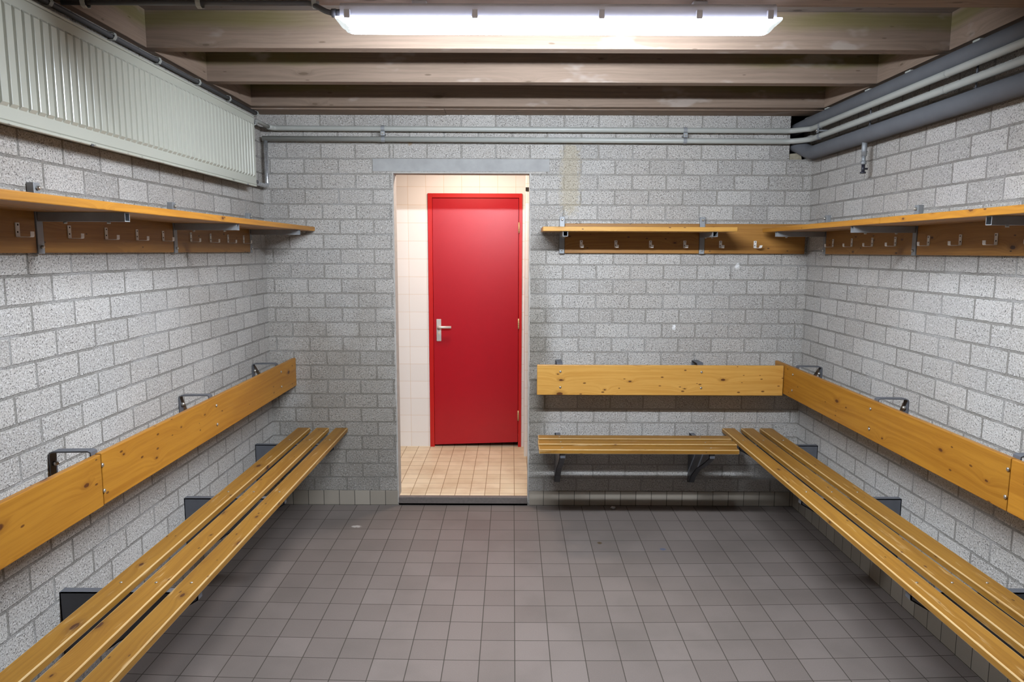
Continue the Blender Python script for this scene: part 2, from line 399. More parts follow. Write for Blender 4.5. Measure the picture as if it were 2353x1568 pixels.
def thing(name, label, cat, loc, group=None):
    o = bpy.data.objects.new(name, None); C.objects.link(o); o.location = loc; o.empty_display_size = 0.05
    return tag(o, label, cat, group)
def struct(name, bm, mat, label=None, **kw):
    o = obj(name, bm, mat, **kw); o['kind'] = 'structure'
    if label: o['label'] = label
    return o

# ------------------------------------------------------------------ setting: floor, walls
FA = 0.0181; XC, HW = (XL+XR)/2, (XR-XL)/2
def fz(x, y):
    if y > D or x < XL or x > XR: return 0.0
    return -FA*min(D-y, 3.4)*(1-((x-XC)/HW)**2)
bm = B(); l = bm.loops.layers.uv.active
nx, ny = 36, 48
g = [[bm.verts.new((XL-.0+(XR-XL)*i/nx, Y0+(D-Y0)*j/ny, fz(XL+(XR-XL)*i/nx, Y0+(D-Y0)*j/ny))) for i in range(nx+1)] for j in range(ny+1)]
for j in range(ny):
    for i in range(nx):
        f = bm.faces.new((g[j][i], g[j][i+1], g[j+1][i+1], g[j+1][i])); f.smooth = True
        for lp in f.loops: lp[l].uv = (lp.vert.co.x-0.0164, lp.vert.co.y-4.1958)
struct('floor', bm, FLOORM, 'grey speckled square floor tiles with dark grout, dished to the middle')

HX0, HX1, HZ = 1.762, 1.889, 2.300          # pipe hole in the top right corner of the back wall
T = 0.10
bm = B()
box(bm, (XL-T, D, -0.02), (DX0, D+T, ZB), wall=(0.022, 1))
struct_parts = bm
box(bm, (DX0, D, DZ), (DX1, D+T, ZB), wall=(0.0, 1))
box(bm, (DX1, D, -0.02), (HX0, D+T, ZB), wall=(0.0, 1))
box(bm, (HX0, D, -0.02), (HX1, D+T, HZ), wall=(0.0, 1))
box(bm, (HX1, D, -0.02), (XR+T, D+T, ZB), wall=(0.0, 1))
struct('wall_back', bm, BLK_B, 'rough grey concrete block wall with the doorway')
bm = B(); box(bm, (XL-T, Y0-T, -0.1), (XL, D, ZB), wall=(4.414, -1))
struct('wall_left', bm, BLK_L, 'rough grey concrete block wall under the radiator')
bm = B(); box(bm, (XR, Y0-T, -0.1), (XR+T, D, ZB), wall=(4.356+0.1116, -1))
struct('wall_right', bm, BLK_R, 'rough grey concrete block wall under the insulated pipes')
bm = B(); box(bm, (XL, Y0-T, -0.1), (XR, Y0, ZB), wall=(0, 1))
struct('wall_front', bm, BLK_L)
# skirting tiles
bm = B(); box(bm, (XL+.006, D-0.006, -0.01), (DX0-.004, D, 0.102), wall=(0.0195, 1)); struct('baseboard_back', bm, SKIRT_B, 'beige skirting tiles left of the doorway', bevel=.001)
bm = B(); box(bm, (DX1+.012, D-0.006, -0.01), (XR-.006, D, 0.102), wall=(-0.2180+.0022, 1)); struct('baseboard_back', bm, SKIRT_B, 'beige skirting tiles right of the doorway', bevel=.001)
bm = B(); box(bm, (XL, Y0, -0.10), (XL+0.006, D, 0.102), wall=(0.03, -1)); struct('baseboard_left', bm, SKIRT_B, bevel=.001)
bm = B(); box(bm, (XR-0.006, Y0, -0.10), (XR, D, 0.102), wall=(0.01, -1)); struct('baseboard_right', bm, SKIRT_B, bevel=.001)
# lintel, threshold, door reveal
bm = B(); box(bm, (-0.895, D-.0025, 2.218), (0.235, D+.01, 2.297)); struct('trim_1', bm, LINTEL, 'smooth concrete lintel above the doorway', bevel=.002)
bm = B(); box(bm, (DX0, D-.004, 0.012), (DX1, D+.035, LZ+.001)); struct('trim_2', bm, STONE, 'dark stone door sill', bevel=.003)
rnd = random.Random(4)
def ragged(bm, x0, x1, y0, y1, z0, z1, side):
    """thin rough plaster strip with a wavering edge"""
    n = 46; a, b = [], []
    for i in range(n+1):
        z = z0+(z1-z0)*i/n; j = rnd.uniform(0.0, 0.006)
        xi = (x0-j) if side < 0 else (x1+j)
        a.append((xi, z)); b.append((x1 if side < 0 else x0, z))
    prism(bm, a + list(reversed(b)), 1, y0, y1)
bm = B(); ragged(bm, DX0-.004, DX0+.002, D-.002, D+T+.004, 0.02, DZ, -1); struct('trim_3', bm, PLASTER, 'rough plaster edge of the doorway, left')
bm = B(); ragged(bm, DX1-.001, DX1+.004, D-.002, D+T+.004, 0.02, DZ, 1); struct('trim_4', bm, PLASTER, 'rough plaster edge of the doorway, right')
bm = B(); box(bm, (DX0-.004, D-.003, DZ-.006), (DX1+.004, D+T, DZ+.004)); struct('trim_5', bm, PLASTER, 'plaster edge over the doorway', bevel=.002)
# cavity behind the pipe hole
bm = B()
box(bm, (HX0-.06, D+.34, HZ-.1), (HX1+.10, D+.36, ZD)); box(bm, (HX0-.06, D+T, HZ-.1), (HX0-.04, D+.34, ZD))
box(bm, (HX1+.08, D+T, HZ-.1), (HX1+.10, D+.34, ZD)); box(bm, (HX0-.06, D+T, HZ-.1), (HX1+.1, D+.34, HZ-.04))
box(bm, (HX0-.06, D, ZB+.03), (HX1+.1, D+.34, ZB+.05))
struct('wall_cavity', bm, DARKIN, 'dark cavity in the top corner where the pipes leave')
rnd = random.Random(7)
bm = B()
box(bm, (HX0+.006, D+.012, HZ), (HX0+.085, D+.085, HZ+.042))
for v in bm.verts: v.co += Vector((rnd.uniform(-.005, .005), rnd.uniform(-.004, .004), rnd.uniform(-.006, .004) if v.co.z > HZ+.02 else 0))
tag(obj('broken_block', bm, RUBBLE, bevel=.004), 'broken lump of mortar lying in the pipe hole at the corner', 'rubble')

# ------------------------------------------------------------------ lobby behind the doorway
LX0, LX1 = -1.9, 1.4
bm = B(); l = bm.loops.layers.uv.active
vs = [bm.verts.new(p) for p in ((LX0, D+.03, LZ), (LX1, D+.03, LZ), (LX1, LY+.5, LZ), (LX0, LY+.5, LZ))]
f = bm.faces.new(vs)
for lp in f.loops: lp[l].uv = (lp.vert.co.x - 0.018, lp.vert.co.y-4.684)
ext = bmesh.ops.extrude_face_region(bm, geom=[f]);
for v in ext['geom']:
    if isinstance(v, bmesh.types.BMVert): v.co.z -= 0.05
bmesh.ops.recalc_face_normals(bm, faces=bm.faces)
struct('floor_lobby', bm, CREAM_T, 'cream tiled floor beyond the doorway')
RX0, RX1, RZ = -0.694, 0.079, 2.180
def tilebox(bm, lo, hi, du, dv):
    fs = box(bm, lo, hi); l = bm.loops.layers.uv.active
    for f in fs:
        for lp in f.loops:
            c = lp.vert.co; h = c.x if abs(f.normal.y) > .5 else c.y
            lp[l].uv = (h+du, c.z+dv)
bm = B()
tilebox(bm, (LX0, LY, LZ-.02), (RX0, LY+T, 2.6), 0.857+.0, -0.181-.0)
tilebox(bm, (RX0, LY, RZ), (RX1, LY+T, 2.6), 0.857, -0.181)
tilebox(bm, (RX1, LY, LZ-.02), (LX1, LY+T, 2.6), 0.857, -0.181)
struct('wall_lobby', bm, WHITE_T, 'white tiled wall around the red door')
bm = B(); tilebox(bm, (0.100, 5.57, LZ-.02), (LX1, LY, 2.6), -0.117, -0.181); struct('wall_partition', bm, WHITE_T, 'white tiled partition end right of the red door')
bm = B(); tilebox(bm, (LX0-T, D+T, 0), (LX0, LY, 2.6), 0, 0); struct('wall_lobby_left', bm, WHITE_T)
bm = B(); tilebox(bm, (LX1, D+T, 0), (LX1+T, LY, 2.6), 0, 0); struct('wall_lobby_right', bm, WHITE_T)
bm = B(); box(bm, (LX0, D+T, 2.6), (LX1, LY+T, 2.65)); struct('ceiling_lobby', bm, m_plain('white ceiling', (0.7, 0.68, 0.64), 0.9))

# red door: frame, leaf, handle plate, lever, hinges
door = thing('door_1', 'closed red door in a red frame at the far side of the tiled lobby', 'door', (-0.31, LY, LZ)); door['kind'] = 'structure'
bm = B()
fw = 0.036
box(bm, (RX0, LY-.016, LZ-.004), (RX0+fw, LY+.05, RZ)); box(bm, (RX1-fw+.01, LY-.016, LZ-.004), (RX1, LY+.05, RZ))
box(bm, (RX0+fw, LY-.016, RZ-.036), (RX1-fw+.01, LY+.05, RZ))
obj('frame', bm, REDF, door, bevel=.002)
bm = B(); box(bm, (RX0+.01, LY+.045, LZ+.10), (RX1-.005, LY+.06, RZ)); obj('rebate', bm, HOLE, door)
bm = B()
lx0, lx1 = RX0+fw+.002, RX1-fw+.007
prism(bm, [(lx0, 0.074), (lx1, 0.098), (lx1, RZ-.040), (lx0, RZ-.040)], 1, LY-.012, LY+.028)
leaf = obj('leaf', bm, RED, door, bevel=.0015)
bm = B(); box(bm, (-0.632, LY-.020, 0.964), (-0.592, LY-.012, 1.150)); pl = obj('handle_plate', bm, ALU, door, bevel=.004)
bm = B(); path = bend([(-0.611, LY-.02, 1.086), (-0.611, LY-.064, 1.086), (-0.505, LY-.064, 1.086)], .012); tube(bm, path, .0105, 14); obj('lever', bm, ALU, pl)
bm = B(); tube(bm, [(-0.611, LY-.021, 1.035), (-0.611, LY-.026, 1.035)], .008, 14); box(bm, (-0.614, LY-.025, 1.016), (-0.608, LY-.0205, 1.034)); obj('keyhole', bm, m_plain('pale brass', (0.75, 0.68, 0.5), .4), pl)
for hz in (1.905, 1.113, 0.330):
    bm = B(); tube(bm, [(lx1+.003, LY-.020, hz-.043), (lx1+.003, LY-.020, hz+.043)], .0065, 12)
    for q in (-.026, -.009, .009, .026): tube(bm, [(lx1+.003, LY-.020, hz+q-.0015), (lx1+.003, LY-.020, hz+q+.0015)], .0075, 12)
    obj('hinge', bm, m_plain('brass', (0.55, 0.38, 0.2), .4, .4), door)
bm = B(); box(bm, (0.100, 5.563, 2.178), (0.135, 5.57, 2.205)); struct('trim_6', bm, HOLE, 'dark gap above the tiled partition end')

# lobby ceiling lamp (out of frame, lights the tiles)
lamp = thing('ceiling_lamp', 'round warm ceiling lamp of the tiled lobby', 'lamp', (-0.32, 5.16, 2.6))
ld = bpy.data.lights.new('lamp_light', 'AREA'); ld.shape = 'DISK'; ld.size = 0.32; ld.energy = WARM_W; ld.color = WARM_COL
lo = bpy.data.objects.new('lamp_light', ld); C.objects.link(lo); lo.parent = lamp; lo.location = (0, 0, -0.075)
bm = B(); tube(bm, [(-0.32, 5.16, 2.6), (-0.32, 5.16, 2.54)], [.17, .17], 32); obj('lamp_base', bm, BODYP, lamp)

# ------------------------------------------------------------------ ceiling: deck, joists, blocking
bm = B(); box(bm, (XL-T, Y0-T, ZD), (XR+T, D+T, ZD+.05), long=0); struct('ceiling', bm, DECK, 'dark timber deck above the joists')
jy = [4.360, 3.747, 3.144, 2.537, 1.930, 1.323, 0.716, 0.109, -0.498, -1.10]
jl = ['timber joist nearest the back wall, resting against the wall plate', 'timber joist second from the back wall, half in shadow',
      'broad timber joist right behind the fluorescent lamp, brightly lit in the middle', 'timber joist that carries the fluorescent lamp',
      'timber joist just in front of the fluorescent lamp']
blkx = ((XL-.004, -1.565), (1.862, XR+.004))
for i, y in enumerate(jy):
    bm = B(); x0, x1 = XL-.004, XR+.004
    th = .066 if i != 3 else .080
    box(bm, (x0, y, ZB), (x1, y+th, ZD), long=0)
    lab = jl[i] if i < len(jl) else 'timber ceiling joist behind the camera, one of the row above the benches'
    tag(obj('ceiling_joist', bm, ROUGHW, bevel=.003), lab, 'ceiling joist', 'timber joists under the ceiling deck')
    if i:
        ya, yb = y+th, jy[i-1]
        side = ['left', 'right']
        for s, (bx0, bx1) in enumerate(blkx):
            bm = B(); box(bm, (bx0, ya+.001, ZB), (bx1, yb-.001, ZD), long=1)
            where = ['in the bay nearest the back wall', 'in the second bay from the back', 'in the bay right behind the lamp'][i-1] if i <= 3 else 'in front of the lamp'
            wall = ['short timber left', 'short timber right'][s]
            tag(obj('blocking_board', bm, ROUGHW, bevel=.002), '%s blocking board %s' % (wall, where), 'board', 'blocking boards between the joists')
bm = B(); box(bm, (XL, 4.428, ZB-.006), (-0.42, D, ZB+.03), long=0); box(bm, (-0.418, 4.428, ZB-.004), (XR, D, ZB+.03), long=0)
tag(obj('wall_plate_board', bm, ROUGHW, bevel=.002), 'flat timber wall plate on top of the back wall', 'board')

# ------------------------------------------------------------------ fluorescent lamp
FY0, FY1 = 2.455, 2.547
fl = thing('fluorescent_lamp', 'long lit fluorescent batten lamp with grey housing under the joist', 'lamp', (0.152, 2.50, ZB))
bm = B(); prism(bm, [(FY0+.012, 2.532), (FY1-.012, 2.532), (FY1-.002, 2.522), (FY1, 2.484), (FY0, 2.484), (FY0+.002, 2.522)], 0, -0.577, 0.876)
box(bm, (-0.35, 2.49, 2.530), (-0.30, 2.60, 2.536)); box(bm, (0.62, 2.49, 2.530), (0.67, 2.60, 2.536)); box(bm, (-0.35, 2.555, 2.536), (-0.30, 2.60, ZB)); box(bm, (0.62, 2.555, 2.536), (0.67, 2.60, ZB))
hs = obj('housing', bm, BODYP, fl, bevel=.004)
bm = B(); box(bm, (-0.590, FY0-.010, 2.477), (0.891, FY1+.010, 2.484)); obj('rim', bm, RIM, fl, bevel=.002)
bm = B()
def rrect(x0, x1, y0, y1, r, z, n=6):
    out = []
    for cx, cy, a0 in ((x1-r, y1-r, 0), (x0+r, y1-r, 90), (x0+r, y0+r, 180), (x1-r, y0+r, 270)):
        for i in range(n+1):
            a = math.radians(a0+90*i/n); out.append((cx+r*math.cos(a), cy+r*math.sin(a), z))
    return out
rings = []
for (z, ix, iy, r) in ((2.477, 0.0, -.008, .010), (2.472, .005, -.006, .012), (2.464, .016, .004, .016), (2.458, .020, .010, .018), (2.452, .025, .017, .018), (2.448, .034, .025, .018), (2.445, .046, .033, .012), (2.444, .060, .040, .005)):
    rings.append([bm.verts.new(p) for p in rrect(-0.590+ix, 0.893-ix, FY0+iy, FY1-iy, r, z)])
for a, b in zip(rings, rings[1:]):
    m = len(a)
    for i in range(m):
        q = (a[i], a[(i+1) % m], b[(i+1) % m], b[i]); f = bm.faces.new(q); f.smooth = True
        cx = sum(v.co.x for v in q)/4
        f.material_index = 2 if abs(sum(v.co.z for v in q)/4-2.461) < .0165 and abs(sum(v.co.y for v in q)/4-2.501) > .02 else 0
        if (cx < -0.548 or cx > 0.852) and (max(v.co.x for v in q)-min(v.co.x for v in q)) < .2: f.material_index = 1
        continue
        f.material_index = 1 if (cx < -0.548 or cx > 0.852) and (max(v.co.x for v in q)-min(v.co.x for v in q)) < .2 else 0
f = bm.faces.new(rings[-1])
bmesh.ops.recalc_face_normals(bm, faces=bm.faces)
obj('diffuser', bm, [LENS, LENS_E, LENS_S], fl)
for x in (-0.550, -0.127, 0.292, 0.615, 0.850):
    for (ya, yb) in ((FY0-.014, FY0-.001), (FY1+.001, FY1+.014)):
        bm = B(); box(bm, (x-.010, ya, 2.477), (x+.010, yb, 2.506)); obj('clip', bm, CLIPM if False else BODYP, fl, bevel=.002)
bm = B(); tube(bm, [(-0.600, 2.50, 2.510), (-0.577, 2.50, 2.510)], .012, 12); tube(bm, [(-0.613, 2.50, 2.510), (-0.598, 2.50, 2.510)], .0145, 8); obj('cable_gland', bm, CONDUIT, fl)

# conduit under the lamp joist
cd = thing('conduit', 'dark conduit along the lamp joist running to the left end of the lamp', 'conduit', (-1.1, 2.56, 2.56))
bm = B(); tube(bm, bend([(-1.56, 2.56, 2.561), (-0.700, 2.56, 2.561), (-0.632, 2.505, 2.516), (-0.612, 2.50, 2.510)], .014), .0088, 12); obj('conduit_tube', bm, CONDUIT, cd)
for x in (-1.476, -1.081, -0.683):
    bm = B(); ribbon(bm, [(x, 2.536, 2.572), (x, 2.536, 2.556), (x, 2.541, 2.545), (x, 2.556, 2.541), (x, 2.572, 2.546), (x, 2.576, 2.556), (x, 2.576, 2.572)], .008, .002, 0)
    obj('clip', bm, CLIPM, cd)
cl = thing('conduit', 'dark conduit clipped along the top of the left wall above the radiator', 'conduit', (-1.58, 3.2, 2.551))
bm = B(); tube(bm, [(-1.583, 1.8, 2.546), (-1.583, 4.50, 2.553)], .0098, 12); obj('conduit_tube', bm, CONDUIT, cl)
for y in (2.52, 2.909, 3.267, 3.671, 4.055, 4.478):
    bm = B(); ribbon(bm, [(-1.601, y, 2.564), (-1.588, y, 2.566), (-1.572, y, 2.562), (-1.568, y, 2.549), (-1.575, y, 2.537), (-1.588, y, 2.535), (-1.601, y, 2.536)], .009, .002, 1)
    obj('clip', bm, CLIPM, cl)

# ------------------------------------------------------------------ radiator
ra = thing('radiator', 'long cream panel radiator hung high on the left wall', 'radiator', (XL, 3.05, 2.09))
RY0, RY1, RB, RT, RXF = 1.845, 4.243, 2.088, 2.488, -1.504
bm = B()
pitch = 0.0425; zs = [RB+.006, RB+.012, RB+.050, RB+.060, RT-.052, RT-.042, RT-.010, RT-.004]
wz = [0, 0, 0, 1, 1, 0, 0, 0]; dx = [-.006, 0, 0, 0, 0, 0, 0, -.006]
ys = []; prof = []
y = RY0
ncell = int((RY1-RY0-.03)/pitch); ystart = RY1-.022-ncell*pitch
ys.append(RY0); prof.append(0)
for c in range(ncell):
    for (fr, h) in ((0.0, 0.0), (0.10, 0.0), (0.12, 0.0), (0.20, 0.85), (0.26, 1.0), (0.84, 1.0), (0.90, 0.85), (0.985, 0.0)):
        ys.append(ystart+(c+fr)*pitch); prof.append(h)
ys.append(ystart+ncell*pitch); prof.append(0); ys.append(RY1); prof.append(0)
G = [[bm.verts.new((RXF-.008+.009*p*wzz+d, yy, z)) for (yy, p) in zip(ys, prof)] for (z, wzz, d) in zip(zs, wz, dx)]
for a, b in zip(G, G[1:]):
    for i in range(len(ys)-1):
        f = bm.faces.new((a[i], a[i+1], b[i+1], b[i]))
box(bm, (RXF-.020, RY0, RB+.004), (RXF-.0125, RY1, RT-.002))
obj('front_panel', bm, RAD, ra)
bm = B(); box(bm, (RXF-.024, RY0+.002, RB-.002), (RXF-.007, RY1+.001, RB+.008)); obj('bottom_lip', bm, CHIP, ra, bevel=.002)
bm = B(); box(bm, (RXF-.024, RY0+.002, RT-.006), (RXF-.008, RY1, RT+.003)); obj('top_lip', bm, RAD, ra, bevel=.002)
bm = B()
n = 56
for i in range(n):
    yy = RY0+.06+(RY1-RY0-.12)*i/(n-1); box(bm, (RXF-.055, yy-.001, RB+.03), (RXF-.0205, yy+.001, RT-.03))
box(bm, (RXF-.057, RY0+.05, RB+.03), (RXF-.055, RY1-.05, RT-.03))
obj('convector_fins', bm, RAD, ra)
for yy in (2.25, 3.05, 3.85):
    bm = B(); box(bm, (XL, yy-.02, RB+.02), (XL+.008, yy+.02, RT-.02)); box(bm, (XL, yy-.02, RB+.02), (RXF-.022, yy-.014, RB+.05)); box(bm, (XL, yy-.02, RT-.07), (RXF-.057, yy-.014, RT-.02)); obj('wall_bracket', bm, CLIPM, ra)
for zz in (RB+.028, RT-.035):
    bm = B(); tube(bm, [(RXF-.014, RY1-.002, zz), (RXF-.014, RY1+.016, zz)], .009, 12); tube(bm, [(RXF-.014, RY1+.014, zz), (RXF-.014, RY1+.026, zz)], .012, 6); obj('end_plug', bm, CONDUIT, ra)
for yy in (2.60, 4.10):
    bm = B(); box(bm, (RXF-.012, yy-.008, RB-.006), (RXF-.004, yy+.008, RB+.003)); obj('vent_plug', bm, CONDUIT, ra, bevel=.002)

# ------------------------------------------------------------------ heating pipes
PX = 1.838
def heat(z, label, extra=0):
    t = thing('heating_pipe', label, 'pipe', (0.2, D-.045, z), 'bare heating pipes')
    zL, zR = z+.004, z-.003
    pts = [(-1.52, D-.10, zL), (-1.50, D-.050, zL), (1.745, D-.050, zR), (PX, D-.145, zR-.002), (PX, -0.6, zR-.004)] if not extra else \
          [(-1.575, D-.050, zL), (1.745, D-.050, zR), (PX, D-.145, zR-.002), (PX, -0.6, zR-.004)]
    bm = B(); tube(bm, bend(pts, .045 if extra else .022, 10), .0165, 20); obj('pipe', bm, PIPE, t)
    return t
h1 = heat(2.4715, 'upper of the two bare grey heating pipes bending round the right corner')
h2 = heat(2.4075, 'lower of the two bare grey heating pipes, above the doorway lintel', 1)
bm = B(); tube(bm, bend([(-1.52, D-.10, 2.4755), (-1.52, RY1+.055, 2.4755), (RXF-.014, RY1+.03, 2.452), (RXF-.014, RY1+.022, 2.452)], .02), .0115, 12); obj('radiator_branch', bm, PIPE, h1)
bm = B(); tube(bm, bend([(-1.556, D-.050, 2.411), (-1.556, D-.050, 2.118), (-1.556, RY1+.045, 2.118), (RXF-.014, RY1+.03, 2.116)], .02), .0125, 14)
obj('drop_pipe', bm, m_metal('shiny steel pipe', (0.62, 0.64, 0.66), .25, .8), h2)
for i, y in enumerate((3.05, 2.2)):
    pass
for hh, zz in ((h1, 2.4655), (h2, 2.4015)):
    for y in (3.10,):
        bm = B(); tube(bm, [(PX, y-.003, zz), (PX, y+.003, zz)], .0180, 20); obj('pipe_coupling', bm, PIPE, hh)
for X, lab in ((-0.815, 'double pipe clip on the back wall left of the doorway'), (1.081, 'double pipe clip on the back wall between the doorway and the right corner')):
    c = thing('pipe_clip', lab, 'pipe clip', (X, D, 2.44), 'double pipe clips'); s = 1 if X < 0 else 0
    zu, zl = (2.4745, 2.4105) if s else (2.4695, 2.4055)
    bm = B(); yc = D-.050
    ribbon(bm, [(X, yc-.0185*math.cos(a), zu+.0185*math.sin(a)) for a in [math.radians(q) for q in range(100, -100, -20)]], .011, .002, 0)
    ribbon(bm, [(X, yc-.0185*math.cos(a), zl+.0185*math.sin(a)) for a in [math.radians(q) for q in range(80, -110, -20)]], .011, .002, 0)
    box(bm, (X-.013, yc-.020, (zu+zl)/2-.013), (X+.013, yc-.017, (zu+zl)/2+.013)); box(bm, (X-.009, yc-.017, (zu+zl)/2-.005), (X+.009, D, (zu+zl)/2+.005))
    obj('strap', bm, GALV, c); bm = B(); tube(bm, [(X, yc-.020, (zu+zl)/2), (X, yc-.027, (zu+zl)/2)], .006, 6); obj('bolt', bm, BOLT, c)
c = thing('pipe_clip', 'double pipe clip on the right wall beside the bend at the corner', 'pipe clip', (XR, 4.33, 2.435), 'double pipe clips')
bm = B()
for zc in (2.4655, 2.4015): ribbon(bm, [(PX-.0185*math.cos(a), 4.33, zc+.0185*math.sin(a)) for a in [math.radians(q) for q in range(100, -110, -20)]], .011, .002, 1)
box(bm, (PX-.021, 4.317, 2.421), (PX-.018, 4.343, 2.446)); box(bm, (PX-.018, 4.325, 2.429), (XR, 4.335, 2.438))
obj('strap', bm, GALV, c); bm = B(); tube(bm, [(PX-.021, 4.33, 2.4335), (PX-.028, 4.33, 2.4335)], .006, 6); obj('bolt', bm, BOLT, c)
# insulated pipes on the right wall
iu = thing('insulated_pipe', 'upper thick insulated pipe tight under the joists on the right wall', 'pipe', (1.857, 3.0, 2.52), 'thick foam insulated pipes')
bm = B(); tube(bm, bend([(1.857, -0.6, 2.513), (1.857, 4.44, 2.516), (1.822, 4.70, 2.495), (1.815, 4.92, 2.49)], .09), .0365, 24); obj('foam_sleeve', bm, INSUL, iu)
for y in (2.05, 2.93, 3.42, 3.80, 4.28):
    bm = B(); box(bm, (1.839, y-.022, 2.547), (1.872, y+.022, 2.556)); obj('foam_tape', bm, CLIPM, iu, bevel=.003)
il = thing('insulated_pipe', 'lower thick insulated pipe with a drain cock hanging from it', 'pipe', (1.845, 3.0, 2.32), 'thick foam insulated pipes')
bm = B(); tube(bm, bend([(1.845, -0.6, 2.320), (1.845, 4.47, 2.322), (1.812, 4.64, 2.395), (1.812, 4.92, 2.41)], .05), .0405, 24); obj('foam_sleeve', bm, INSUL, il)
bm = B(); tube(bm, [(1.842, 3.79, 2.30), (1.842, 3.79, 2.215)], .0135, 16); tube(bm, [(1.842, 3.79, 2.24), (1.842, 3.79, 2.236)], .016, 16); tube(bm, [(1.842, 3.79, 2.216), (1.842, 3.79, 2.180)], .010, 14)
tube(bm, [(1.842, 3.79, 2.190), (1.842, 3.79, 2.172)], .0145, 6); dp = obj('drain_pipe', bm, GALV, il)
bm = B(); tube(bm, [(1.842, 3.79, 2.172), (1.842, 3.79, 2.128)], .0085, 12); tube(bm, [(1.842, 3.79, 2.134), (1.842, 3.79, 2.126)], .015, 12); tube(bm, [(1.842, 3.79, 2.150), (1.865, 3.79, 2.150)], .005, 10); obj('drain_cock', bm, BLACKP, il)
for y in (3.80, 2.95):
    bm = B(); tube(bm, [(1.868, y, 2.50), (1.868, y, 2.34)], .004, 8); ribbon(bm, [(1.909, y, 2.375), (1.862, y, 2.375)], .008, .002, 1)
    tag(obj('pipe_hanger', bm, DARKM), 'thin steel rod hanger between the pipes, %s' % ('above the drain cock' if y > 3.5 else 'nearest to the camera'), 'pipe hanger', 'rod hangers of the pipes')

# ------------------------------------------------------------------ benches and racks: d = distance from the wall
def mapper(side):
    if side == 'left': return lambda d, s, z: (XL+d, s, z)
    if side == 'right': return lambda d, s, z: (XR-d, s, z)
    return lambda d, s, z: (s, D-d, z)
def dbox(bm, P, d, s, z, long=True):
    a = P(d[0], s[0], z[0]); b = P(d[1], s[1], z[1])
    lo = [min(a[i], b[i]) for i in range(3)]; hi = [max(a[i], b[i]) for i in range(3)]
    ax = 1 if abs(P(0, 1, 0)[1]-P(0, 0, 0)[1]) > .5 else 0
    return box(bm, lo, hi, long=ax if long else None, off=d[0]*3.1)
def boltat(P, d0, d1, s, z, parent, r=.0065):
    bm = B(); tube(bm, [P(d0, s, z), P(d0+(d1-d0)*.6, s, z), P(d1, s, z)], [r, r, r*.55], 12)
    return obj('bolt', bm, BOLT, parent)

